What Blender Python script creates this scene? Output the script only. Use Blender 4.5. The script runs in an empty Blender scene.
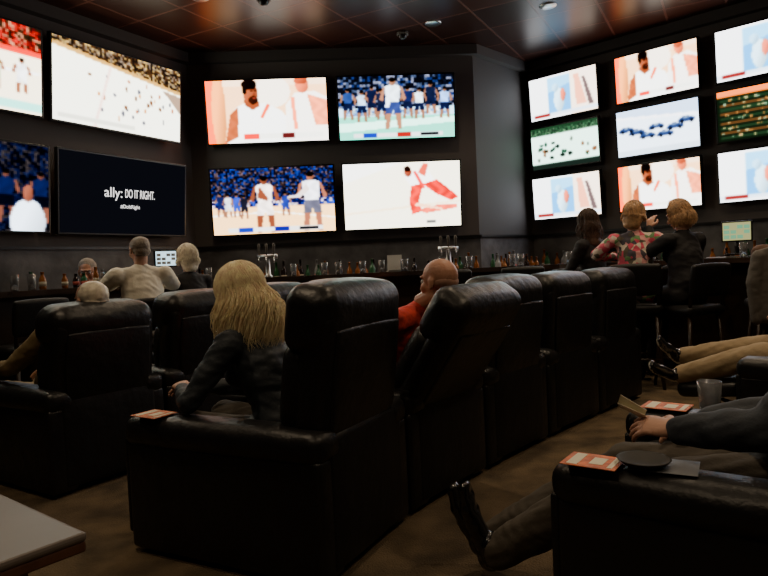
import bpy, bmesh, math, random
import numpy as np
from mathutils import Vector as V, Matrix
random.seed(7); rng=np.random.default_rng(7)
sc=bpy.context.scene
D=bpy.data

# ------------------------------------------------------------ materials
def mat(name,col,rough=.6,metal=0.,bump=0.,bscale=30.,emit=None,es=0.,spec=.5,var=0.,vscale=8.,coat=0.):
    m=D.materials.new(name); m.use_nodes=True
    nt=m.node_tree; b=nt.nodes['Principled BSDF']
    b.inputs['Base Color'].default_value=(*col,1); b.inputs['Roughness'].default_value=rough
    b.inputs['Metallic'].default_value=metal; b.inputs['Specular IOR Level'].default_value=spec
    b.inputs['Coat Weight'].default_value=coat
    if emit:
        b.inputs['Emission Color'].default_value=(*emit,1); b.inputs['Emission Strength'].default_value=es
    if bump or var:
        tc=nt.nodes.new('ShaderNodeTexCoord')
    if bump:
        n=nt.nodes.new('ShaderNodeTexNoise'); n.inputs['Scale'].default_value=bscale; n.inputs['Detail'].default_value=5
        nt.links.new(tc.outputs['Object'],n.inputs['Vector'])
        bp=nt.nodes.new('ShaderNodeBump'); bp.inputs['Strength'].default_value=bump; bp.inputs['Distance'].default_value=.02
        nt.links.new(n.outputs['Fac'],bp.inputs['Height']); nt.links.new(bp.outputs['Normal'],b.inputs['Normal'])
    if var:
        n=nt.nodes.new('ShaderNodeTexNoise'); n.inputs['Scale'].default_value=vscale; n.inputs['Detail'].default_value=4
        nt.links.new(tc.outputs['Object'],n.inputs['Vector'])
        r=nt.nodes.new('ShaderNodeValToRGB')
        r.color_ramp.elements[0].position=.3; r.color_ramp.elements[1].position=.7
        r.color_ramp.elements[0].color=(*[c*(1-var) for c in col],1); r.color_ramp.elements[1].color=(*[min(1,c*(1+var)) for c in col],1)
        nt.links.new(n.outputs['Fac'],r.inputs['Fac']); nt.links.new(r.outputs['Color'],b.inputs['Base Color'])
    return m
M={}
M['wall']=mat('wall_paint',(.115,.102,.098),.75,bump=.05,bscale=60)
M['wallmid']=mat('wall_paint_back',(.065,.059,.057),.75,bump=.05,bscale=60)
M['stone']=mat('wainscot_stone',(.11,.107,.108),.55,bump=.4,bscale=8,var=.5,vscale=4)
M['carpet']=mat('carpet',(.118,.082,.045),.95,bump=.6,bscale=120,var=.5,vscale=5)
M['leather']=mat('black_leather',(.009,.009,.010),.39,bump=.4,bscale=13,spec=.5)
M['leather2']=mat('black_leather_panel',(.008,.008,.009),.5,bump=.4,bscale=9,spec=.38)
M['black']=mat('black_plastic',(.008,.008,.008),.35)
M['stud']=mat('steel',(.5,.5,.5),.3,1)
M['brass']=mat('brass',(.6,.42,.18),.3,1)
M['barwood']=mat('bar_wood',(.03,.016,.009),.35,bump=.1,var=.4,vscale=10)
M['bartop']=mat('bar_top',(.045,.028,.02),.15,coat=.5,var=.4,vscale=6)
M['skin']=mat('skin',(.58,.32,.22),.5,bump=.08,bscale=90,var=.1)
M['skin2']=mat('skin_tan',(.58,.29,.19),.42,bump=.08,bscale=90,var=.12)
M['stubble']=mat('hair_stubble',(.42,.23,.16),.6,var=.2)
M['eye']=mat('eye_white',(.6,.6,.58),.2); M['iris']=mat('iris',(.03,.02,.015),.2)
M['lip']=mat('lip',(.3,.09,.08),.4)
M['blonde']=mat('hair_blonde',(1,.74,.46),.36,var=.25,vscale=40)
M['blonde2']=mat('hair_dark_blonde',(.55,.33,.17),.4,var=.35,vscale=40)
M['platinum']=mat('hair_platinum',(.88,.78,.62),.45,var=.2,vscale=40)
M['grey']=mat('hair_grey',(.3,.25,.2),.6,bump=.4,bscale=90,var=.3)
M['brown']=mat('hair_brown',(.07,.035,.02),.45,var=.4,vscale=40)
M['white_shirt']=mat('cloth_cream',(.93,.87,.73),.85,bump=.3,bscale=12)
M['black_cloth']=mat('cloth_black',(.014,.013,.015),.8,bump=.4,bscale=14)
M['denim']=mat('jacket_dark_denim',(.026,.034,.044),.6,bump=.5,bscale=12)
M['red_cloth']=mat('cloth_red',(.62,.05,.035),.8,bump=.4,bscale=14,var=.45,vscale=22)
M['tan_cloth']=mat('cloth_tan',(.26,.19,.09),.85,bump=.4,bscale=14)
M['khaki']=mat('cloth_khaki',(.34,.255,.15),.85,bump=.4,bscale=14)
M['brown_cloth']=mat('cloth_brown',(.13,.07,.045),.85,bump=.4,bscale=14)
M['coat']=mat('cloth_grey_tan',(.11,.098,.085),.85,bump=.5,bscale=12)
M['suit']=mat('cloth_charcoal',(.033,.04,.052),.75,bump=.5,bscale=12)
M['trouser']=mat('cloth_dark_trousers',(.08,.067,.052),.85,bump=.5,bscale=12)
M['shoe']=mat('shoe_black',(.008,.008,.009),.2,coat=.5)
M['sole']=mat('shoe_sole_white',(.7,.66,.56),.6)
M['soled']=mat('shoe_sole_dark',(.02,.018,.016),.6)
M['paper']=mat('paper',(.85,.8,.62),.8)
M['orange']=mat('flyer_orange',(.8,.18,.05),.6,var=.5,vscale=25)
M['glass']=mat('glass_clear',(.7,.72,.75),.08,spec=.8)
g=M['glass'].node_tree.nodes['Principled BSDF']; g.inputs['Transmission Weight'].default_value=.85
M['tabletop']=mat('table_laminate',(.19,.16,.14),.4,var=.12,vscale=3)
M['tableedge']=mat('table_wood_edge',(.14,.06,.035),.4,var=.3,vscale=12)
def floral():
    m=mat('cloth_floral',(.1,.1,.1),.8); nt=m.node_tree; b=nt.nodes['Principled BSDF']
    tc=nt.nodes.new('ShaderNodeTexCoord'); v=nt.nodes.new('ShaderNodeTexVoronoi'); v.inputs['Scale'].default_value=24
    nt.links.new(tc.outputs['Object'],v.inputs['Vector'])
    sep=nt.nodes.new('ShaderNodeSeparateColor'); nt.links.new(v.outputs['Color'],sep.inputs[0])
    r=nt.nodes.new('ShaderNodeValToRGB'); r.color_ramp.interpolation='CONSTANT'
    cols=[(0,(.12,.1,.07)),(.2,(.65,.08,.14)),(.4,(.16,.3,.12)),(.52,(.75,.35,.35)),(.68,(.08,.07,.09)),(.85,(.7,.6,.5))]
    e=r.color_ramp.elements; e[0].color=(*cols[0][1],1); e[1].position=.2; e[1].color=(*cols[1][1],1)
    for p,c in cols[2:]:
        x=e.new(p); x.color=(*c,1)
    nt.links.new(sep.outputs[0],r.inputs['Fac']); nt.links.new(r.outputs['Color'],b.inputs['Base Color']); return m
M['floral']=floral()
def ceilmat():
    m=mat('ceiling_copper_tile',(.1,.03,.02),.34,spec=.16); nt=m.node_tree; b=nt.nodes['Principled BSDF']
    tc=nt.nodes.new('ShaderNodeTexCoord'); mp=nt.nodes.new('ShaderNodeMapping'); mp.inputs['Rotation'].default_value=(0,0,.5)
    nt.links.new(tc.outputs['Object'],mp.inputs['Vector'])
    br=nt.nodes.new('ShaderNodeTexBrick'); br.offset=0; br.inputs['Scale'].default_value=1
    br.inputs['Brick Width'].default_value=.61; br.inputs['Row Height'].default_value=.61; br.inputs['Mortar Size'].default_value=.012
    br.inputs['Color1'].default_value=(.048,.016,.010,1); br.inputs['Color2'].default_value=(.022,.009,.007,1); br.inputs['Mortar'].default_value=(.11,.043,.03,1)
    nt.links.new(mp.outputs[0],br.inputs['Vector']); nt.links.new(br.outputs['Color'],b.inputs['Base Color'])
    bp=nt.nodes.new('ShaderNodeBump'); bp.inputs['Strength'].default_value=.4; bp.inputs['Distance'].default_value=.02
    nt.links.new(br.outputs['Fac'],bp.inputs['Height']); nt.links.new(bp.outputs['Normal'],b.inputs['Normal'])
    return m
M['ceil']=ceilmat()
SCREEN_GAIN=5.2
def screenmat():
    m=D.materials.new('tv_picture'); m.use_nodes=True; nt=m.node_tree; nt.nodes.clear()
    o=nt.nodes.new('ShaderNodeOutputMaterial'); e=nt.nodes.new('ShaderNodeEmission'); a=nt.nodes.new('ShaderNodeAttribute'); a.attribute_name='Col'
    nt.links.new(a.outputs['Color'],e.inputs['Color']); e.inputs['Strength'].default_value=SCREEN_GAIN; nt.links.new(e.outputs[0],o.inputs['Surface']); return m
M['screen']=screenmat()
M['glow_white']=mat('text_glow',(1,1,1),.5,emit=(1,1,1),es=1.5)
M['lamp']=mat('lamp_glow',(1,.8,.5),.5,emit=(1,.75,.4),es=14)
M['pos']=mat('pos_screen_glow',(.2,.3,.3),.5,emit=(.6,.85,.95),es=1.8)
M['pos2']=mat('pos_screen_glow_amber',(.2,.2,.1),.5,emit=(.8,.8,.35),es=.6)
M['posg']=mat('pos_screen_glow_green',(.1,.2,.1),.5,emit=(.25,.7,.4),es=.7)

# ------------------------------------------------------------ helpers
def link(o,parent=None):
    sc.collection.objects.link(o)
    if parent: o.parent=parent
    return o
def empty(name,loc=(0,0,0),yaw=0.):
    e=D.objects.new(name,None); e.empty_display_size=.1; link(e); e.location=loc; e.rotation_euler=(0,0,yaw); return e
def setsmooth(me): me.polygons.foreach_set('use_smooth',np.ones(len(me.polygons),bool))
def obj(name,bm,mats,parent=None,smooth=True):
    me=D.meshes.new(name); bmesh.ops.recalc_face_normals(bm,faces=bm.faces); bm.to_mesh(me); bm.free()
    for m in (mats if isinstance(mats,(list,tuple)) else [mats]): me.materials.append(m)
    if smooth: setsmooth(me)
    o=D.objects.new(name,me); link(o,parent); return o
def append(bm,src,mi=0):
    for f in src.faces: f.material_index=mi
    me=D.meshes.new('t'); src.to_mesh(me); src.free(); bm.from_mesh(me); D.meshes.remove(me)
def rbox(bm,c,s,bev=.02,seg=3,rot=None,mi=0,puff=0.):
    t=bmesh.new(); bmesh.ops.create_cube(t,size=1)
    bmesh.ops.scale(t,vec=s,verts=t.verts)
    if bev>0: bmesh.ops.bevel(t,geom=list(t.edges),offset=min(bev,min(s)*.49),segments=seg,profile=.5,affect='EDGES')
    if puff:
        bmesh.ops.subdivide_edges(t,edges=[e for e in t.edges if e.calc_length()>.12],cuts=4,use_grid_fill=True)
        for v in t.verts:
            q=[v.co[i]/(s[i]/2) for i in range(3)]
            for i in range(3):
                w=1
                for j in range(3):
                    if j!=i: w*=max(0,1-q[j]**2)
                v.co[i]+=puff*q[i]*w
    mt=Matrix.Translation(c)@(rot.to_4x4() if rot else Matrix())
    bmesh.ops.transform(t,matrix=mt,verts=t.verts); append(bm,t,mi)
def cyl(bm,p,q,r1,r2=None,seg=16,mi=0):
    r2=r1 if r2 is None else r2; p=V(p);q=V(q); d=(q-p).normalized()
    s=V((1,0,0)) if abs(d.x)<.8 else V((0,1,0)); s=(s-d*s.dot(d)).normalized(); n=d.cross(s)
    A=[];B=[]
    for i in range(seg):
        a=2*math.pi*i/seg; k=s*math.cos(a)+n*math.sin(a); A.append(bm.verts.new(p+k*r1)); B.append(bm.verts.new(q+k*r2))
    fs=[bm.faces.new(A),bm.faces.new(B)]+[bm.faces.new((A[i],A[(i+1)%seg],B[(i+1)%seg],B[i])) for i in range(seg)]
    for f in fs: f.material_index=mi
def ellip(bm,c,r,seg=16,mi=0,rot=None):
    mt=Matrix.Translation(c)@(rot.to_4x4() if rot else Matrix())@Matrix.Diagonal((*r,1))
    ret=bmesh.ops.create_uvsphere(bm,u_segments=seg,v_segments=seg//2+2,radius=1,matrix=mt)
    if mi:
        for v in ret['verts']:
            for f in v.link_faces: f.material_index=mi
def lathe(bm,prof,c=(0,0,0),seg=14,mi=0):
    vs=[]; c=V(c)
    for r,z in prof:
        vs.append([bm.verts.new(c+V((r*math.cos(2*math.pi*i/seg),r*math.sin(2*math.pi*i/seg),z))) for i in range(seg)])
    for a,b in zip(vs,vs[1:]):
        for i in range(seg):
            f=bm.faces.new((a[i],a[(i+1)%seg],b[(i+1)%seg],b[i])); f.material_index=mi
    for ring in (vs[0],vs[-1]):
        f=bm.faces.new(ring); f.material_index=mi
def tube(bm,pts,rad,side=(1,0,0),seg=14):
    pts=[V(p) for p in pts]; rad=[(r,r) if not isinstance(r,(tuple,list)) else r for r in rad]; side=V(side)
    n=len(pts); tg=[]
    for i in range(n):
        a=pts[max(0,i-1)]; b=pts[min(n-1,i+1)]; tg.append((b-a).normalized())
    C=[]
    a,b=rad[0]; m=min(a,b)
    for k,f in ((1,.12),(.8,.6),(.45,.89)): C.append((pts[0]-tg[0]*m*k,a*f,b*f,tg[0]))
    for i in range(n): C.append((pts[i],rad[i][0],rad[i][1],tg[i]))
    a,b=rad[-1]; m=min(a,b)
    for k,f in ((.45,.89),(.8,.6),(1,.12)): C.append((pts[-1]+tg[-1]*m*k,a*f,b*f,tg[-1]))
    rings=[]
    for c,a,b,t in C:
        s=side-t*side.dot(t)
        if s.length<.05: s=V((0,1,0))-t*t.y
        s.normalize(); nn=t.cross(s)
        rings.append([bm.verts.new(c+s*a*math.cos(2*math.pi*i/seg)+nn*b*math.sin(2*math.pi*i/seg)) for i in range(seg)])
    for r0,r1 in zip(rings,rings[1:]):
        for i in range(seg): bm.faces.new((r0[i],r0[(i+1)%seg],r1[(i+1)%seg],r1[i]))
    bm.faces.new(rings[0]); bm.faces.new(rings[-1])
PEND=[]
def remesh(name,bm,voxel,parent,mats,sm=4,fold=0.,post=None):
    o=obj(name,bm,mats,parent)
    r=o.modifiers.new('r','REMESH'); r.mode='VOXEL'; r.voxel_size=voxel
    s=o.modifiers.new('s','SMOOTH'); s.factor=.5; s.iterations=sm
    PEND.append((o,fold,post)); return o
def flush():
    bpy.context.view_layer.update(); dg=bpy.context.evaluated_depsgraph_get()
    new=[D.meshes.new_from_object(o.evaluated_get(dg)) for o,_,_ in PEND]
    for (o,fold,post),me in zip(PEND,new):
        o.modifiers.clear(); o.data=me; setsmooth(me)
        if fold:
            n=len(me.vertices); c=np.empty(n*3); nr=np.empty(n*3); me.vertices.foreach_get('co',c); me.vertices.foreach_get('normal',nr)
            c=c.reshape(-1,3); nr=nr.reshape(-1,3); x,y,z=c.T
            k=np.sin(x*31+3*np.sin(z*19+y*11))*np.sin(z*47+2.5*np.sin(x*23+y*17))+.5*np.sin(y*71+x*53+3*np.sin(z*37))*np.sin(z*83+x*41)
            me.vertices.foreach_set('co',(c+nr*(k*fold)[:,None]).ravel())
        if post: post(me)
def prism(name,poly,z0,z1,m,parent=None):
    bm=bmesh.new(); a=[bm.verts.new((x,y,z0)) for x,y in poly]; b=[bm.verts.new((x,y,z1)) for x,y in poly]; n=len(poly)
    bm.faces.new(a); bm.faces.new(b)
    for i in range(n): bm.faces.new((a[i],a[(i+1)%n],b[(i+1)%n],b[i]))
    return obj(name,bm,m,parent,False)
def offs(pts,d):
    P=[V((x,y)) for x,y in pts]; L=[]
    for a,b in zip(P,P[1:]):
        t=(b-a).normalized(); nn=V((-t.y,t.x)); L.append((a+nn*d,t))
    out=[L[0][0]]
    for (a,t),(b,u) in zip(L,L[1:]):
        den=t.x*u.y-t.y*u.x; w=b-a; s=(w.x*u.y-w.y*u.x)/den; out.append(a+t*s)
    a,b=P[-2],P[-1]; t=(b-a).normalized(); out.append(b+V((-t.y,t.x))*d)
    return [(p.x,p.y) for p in out]
def strip(name,pts,d0,d1,z0,z1,m,parent=None):
    return prism(name,offs(pts,d0)+offs(pts,d1)[::-1],z0,z1,m,parent)

# ------------------------------------------------------------ room
H=3.86
RP=[(-5.33,2.85),(-2.33,8.05),(1.25,8.2),(2.15,9.13),(6.1,5.34),(6.1,-3.),(-5.33,-3.)]
names=['wall_left','wall_back','wall_link','wall_right','wall_side_right','wall_front','wall_side_left']
for i,nm in enumerate(names):
    a=V(RP[i]); b=V(RP[(i+1)%7]); t=(b-a).normalized(); n=V((-t.y,t.x))*.15
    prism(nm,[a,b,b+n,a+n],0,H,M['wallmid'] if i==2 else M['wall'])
prism('floor',[(-5.6,-3.3),(6.4,-3.3),(6.4,9.5),(-5.6,9.5)],-.1,0,M['carpet'])
prism('ceiling',[(-5.6,-3.3),(6.4,-3.3),(6.4,9.5),(-5.6,9.5)],H,H+.1,M['ceil'])
strip('trim_1',RP[:5],-.02,-.001,.0,1.45,M['stone'])
strip('trim_2',RP[:5],-.05,-.001,1.45,1.48,M['black'])
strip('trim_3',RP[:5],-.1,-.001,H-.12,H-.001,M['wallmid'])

# ------------------------------------------------------------ TV pictures
class Cv:
    def __init__(s,w,h,c): 
        s.w,s.h=w,h; s.a=np.zeros((h,w,3)); s.a[:]=c
        s.Y,s.X=np.mgrid[0:h,0:w]; s.X=(s.X+.5)/w; s.Y=(s.Y+.5)/h
    def rect(s,x0,y0,x1,y1,c): s.a[(s.X>=x0)&(s.X<x1)&(s.Y>=y0)&(s.Y<y1)]=c; return s
    def ell(s,cx,cy,rx,ry,c,sh=.25):
        q=((s.X-cx)/rx)**2+((s.Y-cy)/ry)**2; m=q<1
        k=1-sh*np.clip((s.X-cx)/rx*.6+(s.Y-cy)/ry*.4+.2,0,1); s.a[m]=(np.array(c)*k[...,None])[m]; return s
    def poly(s,p,c,sh=.0):
        m=np.zeros(s.X.shape,bool); n=len(p)
        for i in range(n):
            x0,y0=p[i]; x1,y1=p[(i+1)%n]
            if y0==y1: continue
            cr=((s.Y<y0)!=(s.Y<y1))&(s.X<(x1-x0)*(s.Y-y0)/(y1-y0)+x0); m^=cr
        k=1-sh*(.5+.5*np.sin(s.X*60+np.sin(s.Y*25)*2)); s.a[m]=(np.array(c)*k[...,None])[m]; return s
    def crowd(s,x0,y0,x1,y1,cols,cell=2):
        cols=np.array(cols); idx=rng.integers(0,len(cols),(s.h//cell+1,s.w//cell+1)); big=np.repeat(np.repeat(cols[idx],cell,0),cell,1)[:s.h,:s.w]
        big=big*(.6+.6*rng.random((s.h,s.w,1)))
        m=(s.X>=x0)&(s.X<x1)&(s.Y>=y0)&(s.Y<y1); s.a[m]=big[m]; return s
    def dots(s,x0,y0,x1,y1,n,cols,rx=.01,ry=.03):
        for _ in range(n):
            s.ell(x0+(x1-x0)*rng.random(),y0+(y1-y0)*rng.random(),rx*(.6+.7*rng.random()),ry*(.6+.7*rng.random()),cols[rng.integers(len(cols))])
        return s
    def player(s,x,y,h,j,skin,sk2=None,lean=0.,arm=.1):
        sk2=sk2 or j; w=h*.3*.56
        s.poly([(x-w*.5+lean,y+h*.17),(x-w*.2+lean,y+h*.14),(x+w*.2+lean,y+h*.14),(x+w*.5+lean,y+h*.17),(x+w*.38,y+h*.5),(x-w*.38,y+h*.5)],j,.1)
        s.poly([(x-w*.4,y+h*.48),(x+w*.4,y+h*.48),(x+w*.5,y+h*.7),(x+w*.1,y+h*.72),(x,y+h*.6),(x-w*.1,y+h*.72),(x-w*.5,y+h*.7)],sk2,.1)
        for q in (-1,1):
            s.poly([(x+q*w*.12,y+h*.7),(x+q*w*.48,y+h*.7),(x+q*w*.5,y+h),(x+q*w*.28,y+h)],skin)
            s.poly([(x+q*w*.45+lean,y+h*.17),(x+q*w*.62+lean,y+h*.2),(x+q*w*(.8+.6*arm),y+h*.42),(x+q*w*.62,y+h*.46)],skin)
        s.ell(x+lean,y+h*.08,w*.2,h*.07,skin); s.ell(x+lean,y+h*.04,w*.21,h*.042,(.07,.05,.04)); return s
def score(c,cols):
    c.rect(.12,.9,.9,.97,(.85,.85,.85)); c.rect(.2,.9,.32,.97,cols[0]); c.rect(.5,.9,.62,.97,cols[1]); c.rect(.7,.91,.86,.96,(.1,.1,.12))
def hockey():
    c=Cv(128,72,(1,1,.97)); c.crowd(0,0,1,.3,[(.3,.22,.15),(.5,.45,.4),(.15,.12,.1),(.7,.6,.4)])
    c.poly([(0,.08),(1,.32),(1,1),(0,1)],(1,1,.94)); c.poly([(0,.06),(1,.29),(1,.34),(0,.11)],(.75,.6,.35))
    c.poly([(.84,.33),(1,.36),(1,.6)],(.6,.52,.45)); c.dots(.15,.3,.95,.85,32,[(.45,.3,.2),(.8,.5,.25),(.35,.35,.4),(.7,.4,.25)],.009,.028)
    c.poly([(.4,.2),(.42,.2),(.3,1),(.28,1)],(.97,.85,.8)); c.rect(.03,.9,.6,.96,(.85,.85,.8)); return c
def courtL():
    c=Cv(112,63,(1,.96,.86)); c.crowd(0,0,1,.3,[(.7,.1,.08),(.4,.1,.08),(.7,.5,.4),(.2,.15,.1)])
    c.rect(0,.27,1,.34,(.85,.2,.12)); c.poly([(0,.6),(1,.5),(1,.53),(0,.63)],(1,1,1))
    for x,j in ((.55,(1,1,1)),(.72,(.2,.5,.25)),(.88,(1,1,1))): c.player(x,.38,.4,j,(.5,.28,.18))
    c.rect(.0,.88,1,.97,(.6,.9,.85)); return c
def darkblue():
    c=Cv(112,63,(.02,.04,.12)); c.crowd(0,0,1,1,[(.06,.09,.22),(.14,.16,.26),(.03,.04,.08),(.24,.22,.22),(.04,.05,.1)],2)
    for x in (.5,.62,.74,.95): c.player(x,.3,.6,(.1,.14,.3),(.45,.3,.25),(.06,.07,.12))
    c.ell(.87,.9,.11,.28,(.9,.95,1)); c.ell(.87,.56,.035,.1,(.55,.35,.28)); return c
def navy():
    c=Cv(112,63,(.09,.093,.11)); return c
def closeup(w=128,h=72):
    c=Cv(w,h,(1,.82,.64)); c.rect(0,0,1,.1,(1,.88,.76)); c.rect(.0,.0,.14,1,(1,.42,.17)); c.ell(.1,.5,.06,.6,(1,.68,.4)); c.ell(.55,.2,.15,.25,(1,.96,.9),0)
    c.poly([(.16,1),(.19,.55),(.25,.42),(.33,.36),(.5,.38),(.62,.5),(.7,.72),(.76,1)],(1,1,.99)); c.poly([(.19,.55),(.26,.42),(.25,.9),(.14,1)],(.7,.4,.24),.1)
    c.poly([(.5,.39),(.53,.4),(.46,.62),(.44,.6)],(.9,.35,.2)); c.poly([(.31,.3),(.43,.3),(.44,.42),(.38,.48),(.32,.4)],(.56,.31,.19))
    c.ell(.37,.21,.06,.18,(.62,.36,.24)); c.ell(.36,.07,.062,.085,(.1,.06,.05)); c.ell(.32,.14,.018,.09,(.12,.08,.06)); c.ell(.39,.32,.038,.065,(.24,.13,.09)); c.ell(.4,.29,.016,.012,(.55,.25,.2))
    c.ell(.378,.175,.014,.012,(.15,.08,.06)); c.ell(.41,.175,.01,.012,(.15,.08,.06)); c.poly([(.345,.14),(.42,.14),(.42,.155),(.345,.155)],(.25,.12,.08)); c.ell(.4,.23,.01,.03,(.5,.26,.17))
    c.poly([(.64,1),(.66,.4),(.74,.22),(.9,.2),(1,.3),(1,1)],(1,.98,.95)); c.ell(.8,.1,.055,.13,(.9,.5,.35)); c.ell(.79,.03,.055,.06,(.7,.35,.22)); c.poly([(.84,.25),(1,.35),(1,.75),(.9,.75)],(1,.62,.46),.1); c.poly([(.7,.3),(.73,.28),(.75,.8),(.72,.8)],(.98,.55,.4))
    c.rect(.3,.86,.96,.94,(.95,.95,.92)); c.rect(.3,.86,.42,.94,(.85,.15,.1)); c.rect(.62,.86,.72,.94,(.35,.15,.15)); return c
def bench():
    c=Cv(128,72,(.15,.2,.3)); c.crowd(0,0,1,.5,[(.1,.12,.18),(.3,.35,.45),(.06,.07,.1),(.15,.22,.4),(.5,.52,.6),(.08,.09,.13)],3)
    c.rect(0,.5,1,.66,(.75,.9,.97)); c.crowd(.05,.52,.95,.62,[(.65,.8,.9),(.95,1,1),(.45,.6,.8)],3)
    c.rect(0,.64,1,1,(.45,.82,.73)); c.poly([(.0,.74),(1,.66),(1,.76),(0,.88)],(.8,1,.93))
    for x,j,y in ((.08,(.2,.3,.5),.18),(.2,(.75,.85,.95),.22),(.29,(.12,.14,.25),.15),(.37,(.15,.17,.26),.2),(.6,(.15,.18,.34),.18),(.7,(.9,.95,1),.2),(.8,(.13,.15,.25),.12),(.92,(.6,.75,.95),.2)): c.player(x,y,.5,j,(.55,.4,.32),(.12,.14,.25))
    c.player(.47,.03,.82,(.92,.97,1),(.62,.45,.36),(.25,.3,.5)); c.poly([(.42,.16),(.45,.16),(.44,.5),(.4,.5)],(.9,.95,1)); score(c,[(.1,.2,.6),(.6,.1,.1)]); return c
def players():
    c=Cv(128,72,(.95,.75,.5)); c.crowd(0,0,1,.5,[(.08,.11,.3),(.1,.18,.45),(.05,.06,.14),(.4,.34,.36),(.15,.24,.52),(.1,.09,.13),(.26,.2,.18)],2)
    c.crowd(0,.48,1,.58,[(.2,.3,.65),(.8,.75,.8),(.1,.1,.3)],3); c.rect(0,.6,1,1,(1,.83,.6)); c.poly([(0,.7),(.5,.66),(1,.78),(1,.8),(.5,.68),(0,.72)],(1,1,1))
    for x,y,j in ((.07,.36,(.15,.17,.35)),(.13,.38,(.85,.85,.9)),(.2,.38,(.2,.3,.7)),(.26,.4,(.15,.15,.2)),(.6,.38,(.2,.25,.55))): c.player(x,y,.36,j,(.55,.4,.32))
    c.player(.43,.12,.86,(1,.95,.92),(.5,.3,.22)); c.poly([(.39,.28),(.37,.45),(.45,.5),(.46,.46)],(.5,.3,.22)); c.player(.82,.08,.9,(.97,.97,1),(.6,.4,.32),(.4,.4,.46),lean=-.01)
    c.poly([(.78,.26),(.7,.42),(.62,.44),(.62,.48),(.72,.47),(.8,.36)],(.85,.8,.78)); score(c,[(.1,.2,.6),(.1,.1,.5)]); return c
def redfall():
    c=Cv(128,72,(1,.98,.9)); c.poly([(0,0),(.5,0),(0,.3)],(1,1,.98)); c.poly([(0,.75),(1,.6),(1,.63),(0,.78)],(1,.92,.78))
    c.poly([(.52,.22),(.6,.14),(.72,.1),(.78,.28),(.72,.4),(.6,.42)],(1,1,1)); c.poly([(.6,.14),(.62,.13),(.7,.4),(.67,.41)],(.85,.2,.2)); c.ell(.555,.15,.03,.07,(.6,.32,.24)); c.ell(.55,.1,.03,.04,(.15,.08,.06))
    c.poly([(.64,.16),(.69,.02),(.73,.03),(.7,.22)],(.8,.35,.27)); c.poly([(.68,.34),(.8,.28),(.9,.42),(.98,.56),(.92,.6),(.8,.5)],(.88,.12,.1),.2); c.poly([(.58,.36),(.68,.34),(.64,.6),(.66,.76),(.58,.8),(.56,.6)],(.9,.2,.15),.2)
    c.poly([(.62,.74),(.8,.67),(.97,.66),(.97,.72),(.7,.79)],(.95,.45,.35),.1); c.poly([(.62,.62),(.85,.72),(.84,.75),(.6,.67)],(1,.8,.66)); c.rect(.3,.9,.9,.95,(.98,.95,.9)); c.rect(.7,.9,.78,.95,(.4,.4,.4)); return c
def split():
    c=Cv(74,42,(.98,.99,1)); c.rect(.28,.05,.62,.9,(.55,.82,.97)); c.poly([(.28,.4),(.62,.25),(.62,.9),(.28,.9)],(.36,.68,.9)); c.ell(.45,.6,.08,.28,(.82,.94,1)); c.ell(.51,.5,.04,.16,(.9,.5,.4)); c.ell(.4,.3,.05,.1,(.7,.88,.98))
    c.rect(.62,.0,1,1,(1,.93,.86)); c.poly([(.68,.1),(.75,.1),(.85,.8),(.7,.8)],(.95,.68,.56)); c.poly([(.8,.2),(.84,.2),(.95,.85),(.88,.85)],(.42,.36,.36)); c.rect(.0,.88,1,.96,(.85,.9,.95)); c.rect(.05,.89,.3,.95,(.5,.15,.15)); return c
def racing():
    c=Cv(74,42,(.85,.98,.92)); c.rect(0,0,1,.2,(.15,.25,.18)); c.crowd(0,.05,1,.2,[(.14,.22,.17),(.4,.5,.4),(.2,.35,.25)],1); c.dots(.05,.35,.95,.78,24,[(.12,.16,.14),(.4,.45,.4),(.15,.28,.22),(.5,.35,.25)],.03,.04); c.rect(0,.88,1,1,(.14,.18,.16)); return c
def cars():
    c=Cv(74,42,(.9,.95,1)); c.poly([(0,0),(1,0),(1,.3),(0,.15)],(.74,.82,.92)); c.poly([(0,.12),(1,.28),(1,.34),(0,.17)],(.98,.98,1))
    for x,y in ((.25,.5),(.5,.44),(.72,.5),(.38,.6),(.12,.42),(.86,.4),(.6,.62)):
        c.poly([(x-.1,y+.02),(x-.08,y-.03),(x-.02,y-.07),(x+.05,y-.05),(x+.1,y-.01),(x+.1,y+.04),(x-.09,y+.05)],(.2,.27,.42)); c.ell(x,y-.035,.03,.02,(.5,.6,.7)); c.ell(x-.05,y+.04,.02,.03,(.06,.06,.09)); c.ell(x+.06,y+.04,.02,.03,(.06,.06,.09))
    c.rect(0,.88,1,1,(.8,.85,.9)); return c
def table():
    c=Cv(74,42,(.1,.14,.1)); c.rect(0,0,1,.12,(.9,.5,.2))
    for i in range(9):
        y=.16+i*.092; c.rect(.03,y,.97,y+.05,[(.16,.24,.17),(.38,.27,.17)][i%2]); c.dots(.05,y+.01,.95,y+.045,12,[(.8,.75,.55),(.7,.5,.3),(.6,.7,.6)],.012,.02)
    c.rect(.7,.16,.95,.5,(.6,.65,.52)); return c
PIC=dict(hockey=hockey,courtL=courtL,darkblue=darkblue,navy=navy,closeup=closeup,bench=bench,players=players,redfall=redfall,split=split,racing=racing,cars=cars,table=table,close2=lambda:closeup(74,42))
def blur(a):
    p=np.pad(a,((1,1),(1,1),(0,0)),'edge'); k=[.2,.6,.2]
    q=sum(k[i]*p[:,i:i+a.shape[1]] for i in range(3)); return sum(k[i]*q[i:i+a.shape[0]] for i in range(3))
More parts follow.
